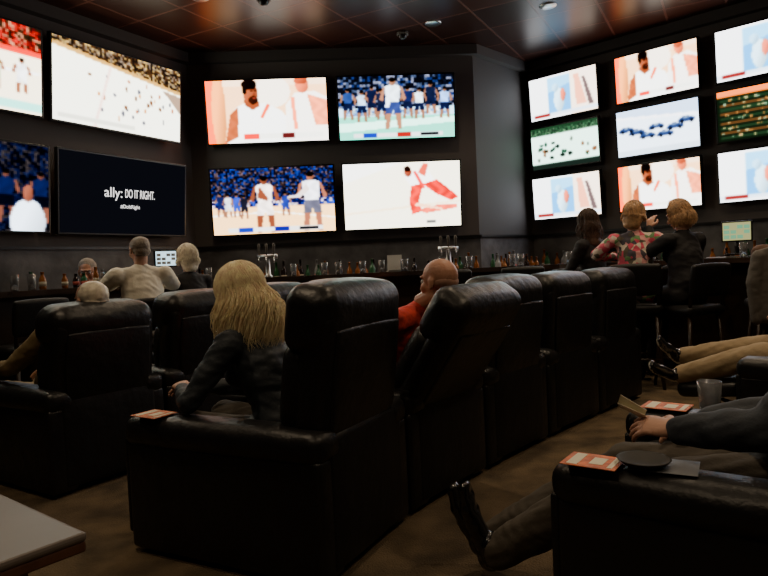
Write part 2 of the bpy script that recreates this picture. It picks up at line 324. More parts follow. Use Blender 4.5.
def tv(x,y,z,u,w,h,pic,tilt=5):
    e=empty('wall_tv',(x,y,z),math.atan2(u[1],u[0])); R=Matrix.Rotation(math.radians(tilt),3,'X')
    bm=bmesh.new(); rbox(bm,R@V((0,.0,0)),(w+.045,.05,h+.045),.008,2,R); obj('tv_bezel',bm,M['black'],e,False)
    bm=bmesh.new(); rbox(bm,(0,.055,0),(.4,.09,.3),.01,1); obj('tv_mount',bm,M['black'],e,False)
    c=PIC[pic](); nx,ny=c.w,c.h; a=np.clip(blur(np.clip(c.a,0,1)),0,1)
    xs=np.linspace(-w/2,w/2,nx+1); zs=np.linspace(h/2,-h/2,ny+1); ct,st=math.cos(math.radians(tilt)),math.sin(math.radians(tilt))
    Z,X=np.meshgrid(zs,xs,indexing='ij'); X=X.ravel();Z=Z.ravel(); yl=-.027
    co=np.stack([X,ct*yl-st*Z,st*yl+ct*Z],1)
    r,q=np.meshgrid(np.arange(ny),np.arange(nx),indexing='ij'); r=r.ravel();q=q.ravel()
    fs=np.stack([r*(nx+1)+q,(r+1)*(nx+1)+q,(r+1)*(nx+1)+q+1,r*(nx+1)+q+1],1)
    me=D.meshes.new('tv_screen'); me.from_pydata(co.tolist(),[],fs.tolist()); at=me.color_attributes.new('Col','FLOAT_COLOR','CORNER')
    col=np.ones((nx*ny,4)); col[:,:3]=a.reshape(-1,3)**3.0; at.data.foreach_set('color',np.repeat(col,4,0).astype(np.float32).ravel())
    me.materials.append(M['screen']); link(D.objects.new('tv_screen',me),e)
    if pic=='navy':
        for s,txt,xx,zz in ((.15,'ally:',-.19,.03),(.13,'DO IT RIGHT.',.15,.035),(.055,'#DoItRight',0.02,-.08)):
            cu=D.curves.new('tv_caption','FONT'); cu.body=txt; cu.size=s; cu.align_x='CENTER'; cu.extrude=.001
            cu.materials.append(M['glow_white']); t=link(D.objects.new('tv_caption',cu),e)
            t.location=R@V((xx,-.031,zz-.05)); t.rotation_euler=(math.radians(90+tilt),0,0)
            if txt[0]=='D': t.scale=(.5,1,1)
BW,BH=1.5,.78
uL=(.5,.866); uC=(.999,.042); uR=(.722,-.692)
for zz,(a,b) in ((3.13,('courtL','hockey')),(2.02,('darkblue','navy'))):
    tv(-3.60,5.54,zz,uL,1.56,.8,a); tv(-2.75,7.0,zz,uL,1.6,.81,b)
tv(-1.34,7.98,3.11,uC,BW-.03,BH-.03,'closeup'); tv(.255,8.04,3.10,uC,BW-.07,BH-.02,'bench')
tv(-1.32,7.98,2.01,uC,BW,BH+.02,'players'); tv(.28,8.04,2.01,uC,BW-.05,BH+.02,'redfall')
for (x,y),col in zip(((2.50,8.61),(3.38,7.78),(4.22,6.98)),(('split','racing','split'),('close2','cars','close2'),('split','table','split'))):
    for zz,p in zip((3.31,2.64,1.96),col): tv(x,y,zz,uR,.96,.55,p,4)
# ------------------------------------------------------------ ceiling fixtures
def downlight(x,y,power):
    e=empty('recessed_or_fill_downlight',(x,y,H),0)
    bm=bmesh.new(); lathe(bm,[(.085,-.012),(.095,-.004),(.095,0.0),(.06,.0),(.058,-.008)],seg=24); obj('trim_ring',bm,M['stud'],e)
    bm=bmesh.new(); cyl(bm,(0,0,-.006),(0,0,-.002),.057,seg=24); obj('lens',bm,M['lamp'],e)
    l=D.lights.new('bulb','SPOT'); l.energy=power*3.0; l.color=(1,.77,.51); l.spot_size=math.radians(125); l.spot_blend=.9; l.shadow_soft_size=.07
    o=link(D.objects.new('bulb',l),e); o.location=(0,0,-.03)
for x,y,p in ((1.9,7.0,18),(.69,7.35,8),(-1.68,6.4,20),(2.6,5.3,36),(-3.2,5.0,16),(.8,3.9,26),(-1.6,2.4,26),(1.9,2.0,32),(3.2,3.9,28),(-.8,.3,20),(-.6,5.2,18),(1.2,-.6,24)): downlight(x,y,p)  # lamps near and behind the camera are out of view, added as fill
for x,y in ((-1.07,6.47),(.35,7.6)):
    e=empty('ceiling_dome_camera',(x,y,H)); bm=bmesh.new(); cyl(bm,(0,0,-.03),(0,0,0),.07,seg=24); obj('housing',bm,M['coat'],e)
    bm=bmesh.new(); ellip(bm,(0,0,-.03),(.055,.055,.055)); obj('dome',bm,M['black'],e)

# ------------------------------------------------------------ bar
BF=[(-3.55,3.92),(-1.92,6.72),(1.9,6.85),(4.5,4.36)]
bar=empty('bar_counter')
strip('counter_top',BF,-.12,.38,1.03,1.075,M['bartop'],bar); strip('front_panel',BF,0,.06,0,1.03,M['barwood'],bar); strip('inner_shelf',BF,.06,.34,.72,.75,M['barwood'],bar)
strip('inner_panel',BF,.33,.36,0,1.03,M['barwood'],bar); strip('kick_rail',BF,-.02,0,.0,.12,M['black'],bar)
r=offs(BF,-.16); bm=bmesh.new()
for a,b in zip(r,r[1:]): cyl(bm,(*a,.2),(*b,.2),.022)
for a,b,c0,c1 in zip(r,r[1:],offs(BF,0),offs(BF,0)[1:]):
    for k in range(5):
        t=(k+.5)/5; p=V(a).lerp(V(b),t); q=V(c0).lerp(V(c1),t); cyl(bm,(*p,.2),(*q,.2),.012)
obj('foot_rail',bm,M['brass'],bar)
WB=RP[1:5]; bb=empty('back_bar_cabinet')
strip('cabinet',WB,-.42,-.03,0,.9,M['barwood'],bb); strip('cabinet_top',WB,-.45,-.02,.9,.94,M['bartop'],bb)
BM=[mat('bottle_green',(.03,.12,.05),.1),mat('bottle_amber',(.3,.1,.02),.1),mat('bottle_clear',(.3,.31,.31),.08),mat('bottle_dark',(.02,.012,.01),.12),mat('bottle_label',(.45,.4,.3),.6),mat('bottle_label_red',(.4,.07,.05),.6)]
bm=bmesh.new()
def bottle(p,h):
    r=random.uniform(.032,.043)*(1 if h>.2 else .7); i=random.choice((0,1,1,2,3,3)); k=h/.3
    lathe(bm,[(r*.9,0),(r,.01),(r,.17*k),(r*.8,.2*k),(.014,.23*k),(.013,.29*k),(.016,.29*k),(.016,.3*k),(.004,.302*k)],p,10,i)
    lathe(bm,[(r+.001,.05*k),(r+.0015,.05*k),(r+.0015,.13*k),(r+.001,.13*k)],p,10,random.choice((4,4,5)))
def along(pts,d,step,fn,jit=.04,skip=.1):
    q=offs(pts,d)
    for a,b in zip(q,q[1:]):
        a=V(a);b=V(b);L=(b-a).length; s=.1
        while s<L-.1:
            if random.random()>skip:
                p=a.lerp(b,s/L)+V((random.uniform(-jit,jit)*.4,random.uniform(-jit,jit))); fn(p)
            s+=step
along(WB,-.16,.1,lambda p:bottle((p.x,p.y,.94),random.uniform(.24,.33)),.02,.15)
along(WB,-.28,.13,lambda p:bottle((p.x,p.y,.94),random.uniform(.21,.3)),.02,.35)
along(BF[:2],.28,.1,lambda p:bottle((p.x,p.y,1.075),random.uniform(.12,.19)),.02,.3)
obj('liquor_bottles',bm,BM)
bm=bmesh.new()
def glass(p): lathe(bm,[(.03,0),(.036,.13),(.034,.13),(.028,.008)],p,12)
along(BF,.1,.42,lambda p:glass((p.x,p.y,1.075)),.06,.35); along(BF,.19,.24,lambda p:glass((p.x,p.y,1.075)),.02,.5)
obj('drinking_glasses',bm,M['glass'])
M['napkin']=mat('white_plastic',(.6,.6,.58),.5)
def taps(x,y,yaw):
    e=empty('beer_tap_tower',(x,y,1.075),yaw); bm=bmesh.new()
    lathe(bm,[(.05,0),(.05,.01),(.03,.03),(.028,.2),(.03,.22)],seg=16); cyl(bm,(-.11,0,.22),(.11,0,.22),.026)
    for i in (-.08,0,.08):
        cyl(bm,(i,0,.22),(i,-.05,.2),.01); cyl(bm,(i,-.05,.2),(i,-.055,.15),.008)
    obj('tower',bm,M['stud'],e); bm=bmesh.new()
    for i in (-.08,0,.08): lathe(bm,[(.006,.24),(.008,.26),(.014,.32),(.016,.35),(.006,.365)],(i,-.03,0),10)
    obj('tap_handles',bm,M['coat'],e)
taps(-1.25,6.95,0); taps(.72,7.0,0)
def pos(x,y,z,yaw,s=.3,m='pos'):
    e=empty('cash_register_monitor',(x,y,z),yaw); bm=bmesh.new(); rbox(bm,(0,0,.01),(.18,.16,.02),.005); cyl(bm,(0,.02,.0),(0,.02,.18),.02); rbox(bm,(0,0,.24),(s+.03,.03,s*.72+.03),.008)
    obj('stand',bm,M['black'],e); bm=bmesh.new(); rbox(bm,(0,-.018,.24),(s,.004,s*.72),0); obj('display',bm,M[m],e,False)
    bm=bmesh.new()
    for i in range(4):
        for j in range(3):
            if (i+j)%4!=3: rbox(bm,(-s*.36+i*s*.24,-.021,.24-s*.22+j*s*.2),(s*.2,.003,s*.14),0)
    obj('display_buttons',bm,M['posg' if m=='pos2' else 'napkin'],e,False)
pos(-2.2,6.5,1.075,.6,.2); pos(3.6,6.5,1.09,-.6,.25,'pos2')
bm=bmesh.new(); rbox(bm,(3.55,6.45,.54),(.4,.4,1.08),.01); obj('service_stand',bm,M['barwood'],None,False)
bm=bmesh.new(); rbox(bm,(.13,7.05,1.17),(.16,.01,.17),.0,rot=Matrix.Rotation(-.2,3,'X')); rbox(bm,(.13,7.08,1.085),(.14,.08,.02),.0); obj('menu_card_stand',bm,M['napkin'],None,False)

def stool(x,y,yaw,sh=.72,back=True):
    e=empty('bar_stool',(x,y,0),yaw); bm=bmesh.new()
    for a in (-1,1):
        for b in (-1,1): cyl(bm,(a*.15,b*.15,sh-.05),(a*.2,b*.2,0),.018,.014,8)
    for a in (-1,1):
        cyl(bm,(a*.187,-.187,.25),(a*.187,.187,.25),.011,seg=8); cyl(bm,(-.187,a*.187,.25),(.187,a*.187,.25),.011,seg=8)
    for a in (-1,1): cyl(bm,(a*.17,-.17,sh-.04),(a*.18,-.23,sh+.3),.015,seg=8)
    obj('frame',bm,M['barwood'],e)
    bm=bmesh.new(); rbox(bm,(0,0,sh-.03),(.4,.4,.08),.035,4,puff=.01); rbox(bm,(0,-.225,sh+.22),(.4,.05,.26),.022,4,Matrix.Rotation(.15,3,'X'),puff=.01)
    obj('cushions',bm,M['leather2'],e)

# ------------------------------------------------------------ recliners
def recliner(px,py,wx,wy,rec=.05,sx=1.,foot=False,bh=.6,th=1.):
    yaw=math.atan2(wy,wx); w=V((wx,wy)).normalized(); c=V((px,py))+w*.37*sx
    e=empty('recliner_chair',(c.x,c.y,0),yaw); L=M['leather']; hw=.37*sx
    for s,nm in ((-1,'arm_left'),(1,'arm_right')):
        bm=bmesh.new(); rbox(bm,(s*(hw-.085),.485,.245),(.15,.95,.45),.02,3,puff=.004); rbox(bm,(s*(hw-.085),.49,.505),(.168,.97,.125),.05,5,puff=.008)
        rbox(bm,(s*(hw-.085),.965,.28),(.14,.03,.4),.014,3)
        obj(nm,bm,L,e)
    iw=2*(hw-.165)
    bm=bmesh.new(); rbox(bm,(0,.46,.2),(iw,.82,.3),.02); rbox(bm,(0,.89,.2),(iw-.01,.06,.36),.025,3,puff=.01); obj('base',bm,M['leather2'],e)
    bm=bmesh.new(); rbox(bm,(0,.56,.4),(iw,.68,.17),.06,5,puff=.02); obj('seat_cushion',bm,L,e)
    bm=bmesh.new(); rbox(bm,(0,.03,.29),(2*hw-.16,.05,.5),.02,3,puff=.01); rbox(bm,(0,.12,.3),(iw,.2,.3),.03); obj('rear_panel',bm,M['leather2'],e)
    R=Matrix.Rotation(rec,3,'X'); P=V((0,.13,.48)); bw=2*hw-.14
    bm=bmesh.new()
    rbox(bm,P+R@V((0,-.02,bh*.42)),(bw,.17*th,bh*.93),.05,5,R,puff=.012)
    rbox(bm,P+R@V((0,.07*th,bh*.36)),(bw-.03,.15,bh*.6),.065,5,R,puff=.02)
    rbox(bm,P+R@V((0,.02*th,bh*.8)),(bw+.02,.25*th,bh*.44),.085*th,6,R,puff=.015)
    rbox(bm,P+R@V((0,-.112*th,bh*.4)),(bw-.1,.02,bh*.72),.009,3,R,puff=.01)
    obj('backrest',bm,L,e)
    if foot:
        bm=bmesh.new(); rbox(bm,(0,1.16,.35),(iw,.34,.09),.035,4,Matrix.Rotation(-.1,3,'X'),puff=.01); obj('footrest',bm,L,e)
        bm=bmesh.new()
        for s in (-1,1): cyl(bm,(s*.15,.8,.2),(s*.15,1.15,.31),.012,seg=8)
        obj('footrest_linkage',bm,M['black'],e)
    return e
ws=[(.455,.89),(.6,.8),(.65,.76),(.68,.73),(.7,.71)]
P=V((-.25,2.19)); RC=[]
for i,wv in enumerate(ws):
    RC.append((P.copy(),V(wv).normalized())); recliner(P.x,P.y,*wv,rec=[.13,.6,.12,.06,.06][i],bh=[.6,.62,.56,.55,.55][i],th=[.85,.8,1,1,1][i]); P=P+V(wv).normalized()*.745
P=V((-1.76,3.27))
for i in range(4):
    recliner(P.x,P.y,.55,.835,rec=[.12,.1,.05,.05][i],bh=[.52,.54,.55,.55][i]); P=P+V((.55,.835))*.745
QP=V((1.22,1.21)); recliner(QP.x,QP.y,.6,.8,rec=.3,sx=1.2)
recliner(2.85-.26,3.05-.29,.66,.75,rec=.4,foot=True)
# ------------------------------------------------------------ people
def hand(name,parent,w,d,n,s,curl=.5,k=1.,m=None,tc=.5):
    w=V(w);d=V(d).normalized();n=V(n);n=(n-d*n.dot(d)).normalized(); s0=n.cross(d); s=s0 if s0.dot(V(s))>0 else -s0
    bm=bmesh.new()
    tube(bm,[w-d*.04*k,w,w+d*.035*k,w+d*.085*k],[(.028*k,.022*k),(.027*k,.02*k),(.036*k,.018*k),(.041*k,.014*k)],s)
    for i,(L,c) in enumerate(((.078,.8),(.086,1.),(.08,1.1),(.064,1.25))):
        p=w+d*(.086-.004*abs(i-1))*k+s*(.031-.0205*i)*k; pts=[p-d*.015*k,p]; a=0
        sp=(1-i)*.07
        for f in (.45,.31,.24):
            a+=curl*c; dd=d*math.cos(a)+n*math.sin(a)+s*sp*math.cos(a); p=p+dd*L*f*k; pts.append(p)
        tube(bm,pts,[.0095*k,.0098*k,.009*k,.0082*k,.007*k],s,10)
    p=w+d*.022*k+s*.024*k; q=p+(d*.6+s*.75+n*.3).normalized()*.042*k; r=q+(d*.9+s*(.5-tc)+n*.45).normalized()*.034*k; t=r+(d*.95+s*(.2-tc)+n*.4).normalized()*.026*k
    tube(bm,[p,q,r,t],[.017*k,.0125*k,.011*k,.0085*k],n,10)
    return remesh(name,bm,.0042,parent,[m or M['skin']],2)
def strands(parent,Mx,m,n,length,rad=(.088,.102,.092),th=.004,flare=.25,seedv=0,rng_phi=2.2,wav=.012,bias=0):
    rnd=random.Random(seedv); cu=D.curves.new('hair_strands','CURVE'); cu.dimensions='3D'; cu.bevel_depth=th; cu.bevel_resolution=0
    for _ in range(n):
        phi=rnd.uniform(-rng_phi,rng_phi)+bias; t0=rnd.uniform(.02,1.1)**1.5; k=rnd.uniform(.94,1.1); L=length*rnd.uniform(.6,1.12); ph=rnd.uniform(0,6)
        pts=[]
        for j in range(7):
            t=t0+(1.72-t0)*j/6; p2=phi+.12*math.sin(ph+t*3); pts.append(V((rad[0]*k*math.sin(t)*math.sin(p2),-rad[1]*k*math.sin(t)*math.cos(p2)-.012,rad[2]*k*math.cos(t)+.025)))
        b=pts[-1].copy(); fl=flare*rnd.uniform(.2,1.3)
        for j in range(1,9):
            t=j/8; f=1+fl*math.sin(t*2.6); tt=t**.8
            pts.append(V((b.x*f+wav*(math.sin(ph+t*5)-math.sin(ph)),b.y*(1-.12*t)*f+wav*(math.cos(ph+t*6)-math.cos(ph)),b.z-L*tt)))
        sp=cu.splines.new('POLY'); sp.points.add(len(pts)-1)
        for j,p in enumerate(pts):
            q=Mx@p; sp.points[j].co=(*q,1); sp.points[j].radius=1 if j<len(pts)-3 else (len(pts)-j)/4
    cu.materials.append(m); return link(D.objects.new('hair_strands',cu),parent)
def head(parent,c,f,u,neck,skin,hair,hm,glasses=False,k=1.):
    c=V(c); f=V(f).normalized(); r=f.cross(V(u)).normalized(); u=r.cross(f)
    Mx=Matrix(((r.x,f.x,u.x,c.x),(r.y,f.y,u.y,c.y),(r.z,f.z,u.z,c.z),(0,0,0,1)))@Matrix.Scale(k,4)
    bm=bmesh.new()
    ellip(bm,(0,-.012,.025),(.076,.095,.085),20); ellip(bm,(0,.022,-.035),(.058,.066,.075)); ellip(bm,(0,.06,-.095),(.026,.024,.022)); ellip(bm,(0,.035,-.085),(.045,.045,.03))
    tube(bm,[(0,.084,.008),(0,.098,-.015),(0,.108,-.034)],[.008,.010,.0145]); ellip(bm,(0,.073,.026),(.052,.02,.012)); ellip(bm,(0,.084,-.064),(.024,.010,.006)); ellip(bm,(0,.082,-.073),(.021,.010,.006))
    for s in (-1,1):
        ellip(bm,(s*.036,.058,-.028),(.026,.028,.028)); ellip(bm,(s*.079,-.008,-.012),(.009,.02,.032),rot=Matrix.Rotation(s*.3,3,'Z')); ellip(bm,(s*.011,.098,-.038),(.008,.009,.007))
    bmesh.ops.transform(bm,matrix=Mx,verts=bm.verts)
    tube(bm,[V(neck)-V((0,0,.03)),V(neck)+V((0,.0,.02)),Mx@V((0,-.022,-.06)),Mx@V((0,-.02,-.02))],[(.062,.058),(.056,.054),(.054,.055),(.05,.05)])
    remesh('head',bm,.0055,parent,[skin],3)
    bm=bmesh.new()
    for s in (-1,1):
        ellip(bm,Mx@V((s*.031,.0755,.002)),(.0125*k,)*3,12,0); ellip(bm,Mx@V((s*.031,.0845,.002)),(.0052*k,)*3,10,1)
    obj('eyes',bm,[M['eye'],M['iris']],parent)
    bm=bmesh.new(); ellip(bm,(0,.0905,-.068),(.02,.006,.0075)); bmesh.ops.transform(bm,matrix=Mx,verts=bm.verts); obj('lips',bm,M['lip'],parent)
    bm=bmesh.new()
    for s in (-1,1): tube(bm,[Mx@V((s*.014,.091,.022)),Mx@V((s*.03,.09,.028)),Mx@V((s*.048,.078,.022))],[.003,.004,.002],seg=6)
    obj('eyebrows',bm,hm,parent)
    bm=bmesh.new()
    if hair=='bald': 
        ellip(bm,(0,-.03,-.01),(.0725,.0755,.05)); vox=.006
    elif hair=='short': ellip(bm,(0,-.024,.036),(.083,.098,.086)); ellip(bm,(0,-.05,-.02),(.076,.062,.06)); vox=.006
    elif hair=='thin': ellip(bm,(0,-.03,.026),(.082,.094,.084)); ellip(bm,(0,-.05,-.025),(.076,.062,.055)); vox=.006
    elif hair=='bob': ellip(bm,(0,-.026,.036),(.088,.102,.09)); tube(bm,[(0,-.045,.02),(0,-.05,-.06),(0,-.055,-.09)],[(.09,.076),(.092,.07),(.08,.055)]); vox=.007
    elif hair=='long': ellip(bm,(0,-.024,.032),(.085,.1,.088)); tube(bm,[(0,-.035,.03),(0,-.045,-.06),(0,-.05,-.22)],[(.085,.08),(.095,.078),(.09,.06)]); vox=.007
    bmesh.ops.transform(bm,matrix=Mx,verts=bm.verts); remesh('hair',bm,vox,parent,[hm],3,.002)
    if glasses:
        bm=bmesh.new()
        for s in (-1,1):
            pts=[(s*.032+.023*math.cos(a),.098,.0+.018*math.sin(a)) for a in np.linspace(0,2*math.pi,17)]
            for a,b in zip(pts,pts[1:]): cyl(bm,a,b,.0016,seg=6)
            cyl(bm,(s*.055,.098,.004),(s*.08,-.0,.0),.0016,seg=6)
        cyl(bm,(-.01,.1,.003),(.01,.1,.003),.0016,seg=6); bmesh.ops.transform(bm,matrix=Mx,verts=bm.verts); obj('glasses',bm,M['black'],parent)
    return Mx
def person(name,loc,yaw,top,bottom,skin,hair,hm,seat=.45,lean=0.,female=False,k=1.,J=None,look=None,hoff=None,shoe=None,sleeve='long',fold=.003,
           glasses=False,voxel=.012,hands=None,belly=0.,strand=None,sole='soled',legk=1.,armk=1.):
    e=empty(name,(loc[0],loc[1],0),yaw); sh=.165 if female else .195; g=.9 if female else 1.
    pel=V((0,0,seat+.10)); Lf=lambda t:pel+V((0,math.sin(lean)*t*k,math.cos(lean)*t*k))
    j=dict(pel=pel,waist=Lf(.17),chest=Lf(.33),shc=Lf(.45),neck=Lf(.52))
    for s,n in ((-1,'L'),(1,'R')):
        S=Lf(.45)+V((s*sh*k,0,0)); j['sh'+n]=S; j['el'+n]=S+V((s*.05,.12,-.25))*k; j['wr'+n]=j['el'+n]+V((-s*.08,.23,.0))*k
        j['hip'+n]=pel+V((s*.09*k,0,-.02)); j['kn'+n]=V((s*.12,.43*k,seat+.08)); j['an'+n]=V((s*.12,.46*k,.09)); j['to'+n]=V((s*.13,.62*k,.04))
    if J: 
        for a,b in J.items(): j[a]=V(b)
    hc=j['neck']+V(hoff if hoff else (0,.03+math.sin(lean)*.06,.15*k))
    bm=bmesh.new(); sd=(j['shR']-j['shL']).normalized(); b=belly
    dn=(pel-j['waist']).normalized()
    tube(bm,[pel+dn*.02,pel+(j['waist']-pel)*.5,j['waist'],j['chest'],j['shc'],j['neck']],[(.165*g,.12),(.165*g+b*.5,.125+b),(.145*g+b*.6,.11+b),(.165*g+b*.2,.118+b*.3),(.15*g,.088),(.062,.058)],sd,18)
    tube(bm,[j['shL'].lerp(j['shR'],.06),j['shc'].lerp(j['neck'],.35),j['shL'].lerp(j['shR'],.94)],[.058*g,.075*g,.058*g],(0,1,0))
    if female: 
        for s in (-1,1):
            ellip(bm,j['chest']+sd*s*.075+V((0,math.cos(lean)*.09,-math.sin(lean)*.09)),(.065,.06,.065))
    bones=[(pel,j['waist'],.15,0),(j['waist'],j['chest'],.15,0),(j['chest'],j['neck'],.13,0)]; hs=[]
    for n in 'LR':
        S,E,W=j['sh'+n],j['el'+n],j['wr'+n]; r=(1.1 if sleeve=='long' else 1.)*armk
        tube(bm,[S,S.lerp(E,.5),E],[.062*g*r,.054*g*r,.045*g*r]); tube(bm,[E,E.lerp(W,.35),W],[.045*g*r,.044*g*r,.032*g*r])
        bones+=[(S,E,.055,0),(E,W,.04,0 if sleeve=='long' else 3)]
        a,kn,an,to=j['hip'+n],j['kn'+n],j['an'+n],j['to'+n]
        tube(bm,[a,a.lerp(kn,.5),kn],[.092,.082,.064*legk]); tube(bm,[kn,kn.lerp(an,.35),an],[.062*legk,.06*legk,.045*legk])
        h=(an-kn).normalized(); fd=(to-an); heel=an+h*.045-fd.normalized()*.02
        tube(bm,[heel,an.lerp(to,.35)+h*.035,an.lerp(to,.75)+h*.03,to+h*.01],[(.036,.036),(.04,.034),(.046,.026),(.036,.02)],(1,0,0))
        bones+=[(a,kn,.08,1),(kn,an-h*.02,.055,1),(an+h*.035,to+h*.02,.04,2),(heel,to+h*.02,.035,2)]; hs.append((np.array(h-fd.normalized()*h.dot(fd.normalized())),np.array(an)))
    def post(me):
        N=len(me.polygons); C=np.empty(N*3); me.polygons.foreach_get('center',C); C=C.reshape(-1,3); NR=np.empty(N*3); me.polygons.foreach_get('normal',NR); NR=NR.reshape(-1,3)
        best=np.full(N,1e9); mi=np.zeros(N,int)
        for a,b2,r,s in bones:
            A=np.array(a);B=np.array(b2)-A; t=np.clip(((C-A)@B)/max(B@B,1e-9),0,1); d=np.linalg.norm(C-A-t[:,None]*B,axis=1)/r
            m_=d<best; best[m_]=d[m_]; mi[m_]=s
        for h,an in hs:
            near=np.linalg.norm(C-an,axis=1)<.32; mi[(mi==2)&near&((NR@h)/np.linalg.norm(h)>(.25 if sole=='sole' else .6))]=4
        me.polygons.foreach_set('material_index',mi.astype(np.int32))
    remesh('body',bm,voxel,e,[M[top],M[bottom],M[shoe or 'shoe'],skin,M[sole]],5,fold,post)
    for n,s in (('L',-1),('R',1)):
        E,W=j['el'+n],j['wr'+n]; dd=(W-E).normalized(); hp=(hands or {}).get(n,{})
        hand('hand_'+('left' if n=='L' else 'right'),e,W+dd*.012,hp.get('d',dd),hp.get('n',(-s*.3,0,-1)),hp.get('s',(-s,0,.2)),hp.get('curl',.35),.92 if female else 1.,skin,hp.get('tc',.5))
    lk=V(look) if look else V((0,1,-.1)); up=V((0,-.1,1))
    Mx=head(e,hc,lk,up,j['neck'],skin,hair,hm,glasses,.96 if female else 1.)
    if strand: strands(e,Mx,hm,**strand)
    return e,j,Mx
S1,S2=M['skin'],M['skin2']
def inchair(i,t,x=0): 
    p,w=RC[i]; d=V((-w.y,w.x)); q=p+w*(.37+x)+d*t; return (q.x,q.y),math.atan2(w.y,w.x)
l,y=inchair(0,.39,.02)
person('seated_woman',l,y,'denim','trouser',S1,'long',M['blonde'],seat=.355,lean=.42,female=True,k=.97,voxel=.009,fold=.004,
  J=dict(elL=(-.29,.30,.62),wrL=(-.12,.50,.64),elR=(.18,.34,.60),wrR=(.04,.52,.62),knL=(-.12,.46,.48),knR=(.10,.46,.48),anL=(-.12,.64,.1),anR=(.10,.64,.1),toL=(-.13,.80,.05),toR=(.10,.80,.05)),
  hoff=(.0,.04,.14),look=(.08,1,-.3),strand=dict(n=2600,length=.27,rad=(.102,.116,.112),th=.0016,flare=.14,seedv=3,wav=.022))
l,y=inchair(1,.44,.0)
person('seated_man',l,y,'red_cloth','trouser',S2,'bald',M['stubble'],seat=.40,lean=-.6,voxel=.01,belly=.03,hoff=(.0,-.1,.13),look=(.1,1,-.05),
  J=dict(knL=(-.12,.46,.54),knR=(.12,.46,.54),anL=(-.12,.72,.2),anR=(.12,.72,.2),toL=(-.13,.84,.2),toR=(.13,.84,.2),elL=(-.27,-.08,.66),wrL=(-.22,.16,.65),elR=(.25,-.08,.66),wrR=(.2,.16,.65)))
g=V((-1.76,3.27))+V((.55,.835))*.37+V((-.835,.55))*.5
person('reclining_man',(g.x,g.y),math.radians(56.6),'tan_cloth','khaki',S1,'thin',M['platinum'],seat=.36,lean=-.55,belly=.03,hoff=(0,-.08,.12),
  J=dict(knL=(-.12,.44,.47),knR=(.12,.44,.47),anL=(-.12,.66,.15),anR=(.12,.66,.15),toL=(-.13,.8,.1),toR=(.13,.8,.1),elL=(-.28,.02,.66),wrL=(-.25,.26,.64),elR=(.24,.0,.64),wrR=(.1,.2,.6)))
person('man_at_bar',(-2.05,5.46),math.radians(32),'white_shirt','trouser',S1,'thin',M['grey'],seat=.61,lean=.12,belly=.05,armk=1.15,
  J=dict(elL=(-.30,.18,1.06),wrL=(-.1,.4,1.12),elR=(.30,.18,1.06),wrR=(.1,.4,1.12)),look=(-.3,1,-.2)); stool(-2.05,5.46,math.radians(32),.61)
person('woman_at_bar',(-1.76,5.9),math.radians(42),'black_cloth','black_cloth',S1,'bob',M['platinum'],seat=.56,lean=.1,female=True,k=.95,
  strand=dict(n=500,length=.07,rad=(.094,.108,.112),th=.002,flare=.05,seedv=5,wav=.006)); stool(-1.76,5.9,math.radians(42),.56)
person('man_with_glasses',(-2.86,6.2),math.radians(205),'brown_cloth','trouser',S2,'short',M['grey'],seat=.45,lean=.0,glasses=True,look=(.2,1,-.25),
  J=dict(wrL=(-.12,.18,.95),wrR=(.12,.18,.95)))
bm=bmesh.new(); rbox(bm,(-2.86,6.2,.4),(.34,.34,.08),.03)
for a in (-1,1):
    for b in (-1,1): cyl(bm,(-2.86+a*.12,6.2+b*.12,.38),(-2.86+a*.14,6.2+b*.14,0),.015,seg=8)
obj('low_stool',bm,M['barwood'])
person('woman_in_floral_top',(2.2,5.58),math.radians(-22),'floral','black_cloth',S1,'bob',M['blonde2'],seat=.72,lean=.12,female=True,look=(.3,1,-.2),belly=.02,armk=1.2,
  J=dict(elL=(-.33,.1,1.15),wrL=(-.16,.32,1.12),elR=(.34,.04,1.19),wrR=(.40,.14,1.38)),hands={'R':dict(d=(.3,.2,1),n=(1,0,0),s=(0,1,0),curl=.5)},
  strand=dict(n=500,length=.06,rad=(.092,.106,.11),th=.002,flare=.05,seedv=6,wav=.006)); stool(2.2,5.58,math.radians(-22),.71)
person('woman_in_black_top',(2.58,5.42),math.radians(20),'black_cloth','black_cloth',S1,'bob',M['blonde2'],seat=.7,lean=.1,female=True,look=(-.4,1,-.35),belly=.03,armk=1.15,
  J=dict(elL=(-.24,.22,1.14),wrL=(-.14,.28,1.36)),strand=dict(n=550,length=.12,rad=(.092,.106,.11),th=.002,flare=.08,seedv=7,wav=.01)); stool(2.58,5.42,math.radians(20),.69)
person('woman_with_dark_hair',(2.02,6.12),math.radians(40),'black_cloth','black_cloth',S1,'long',M['brown'],seat=.7,lean=.05,female=True,look=(.4,1,-.2),
  strand=dict(n=300,length=.2,rad=(.092,.106,.11),th=.002,flare=.08,seedv=8)); stool(2.02,6.12,math.radians(40),.7)
person('man_in_brown_coat',(3.28,5.2),math.radians(-35),'brown_cloth','trouser',S2,'short',M['brown'],seat=.58,lean=.1,k=.97); stool(3.28,5.2,math.radians(-35),.58)
stool(-2.72,4.85,math.radians(55),.66)
stool(1.3,6.2,0.,.72); stool(.6,6.2,.1,.72)
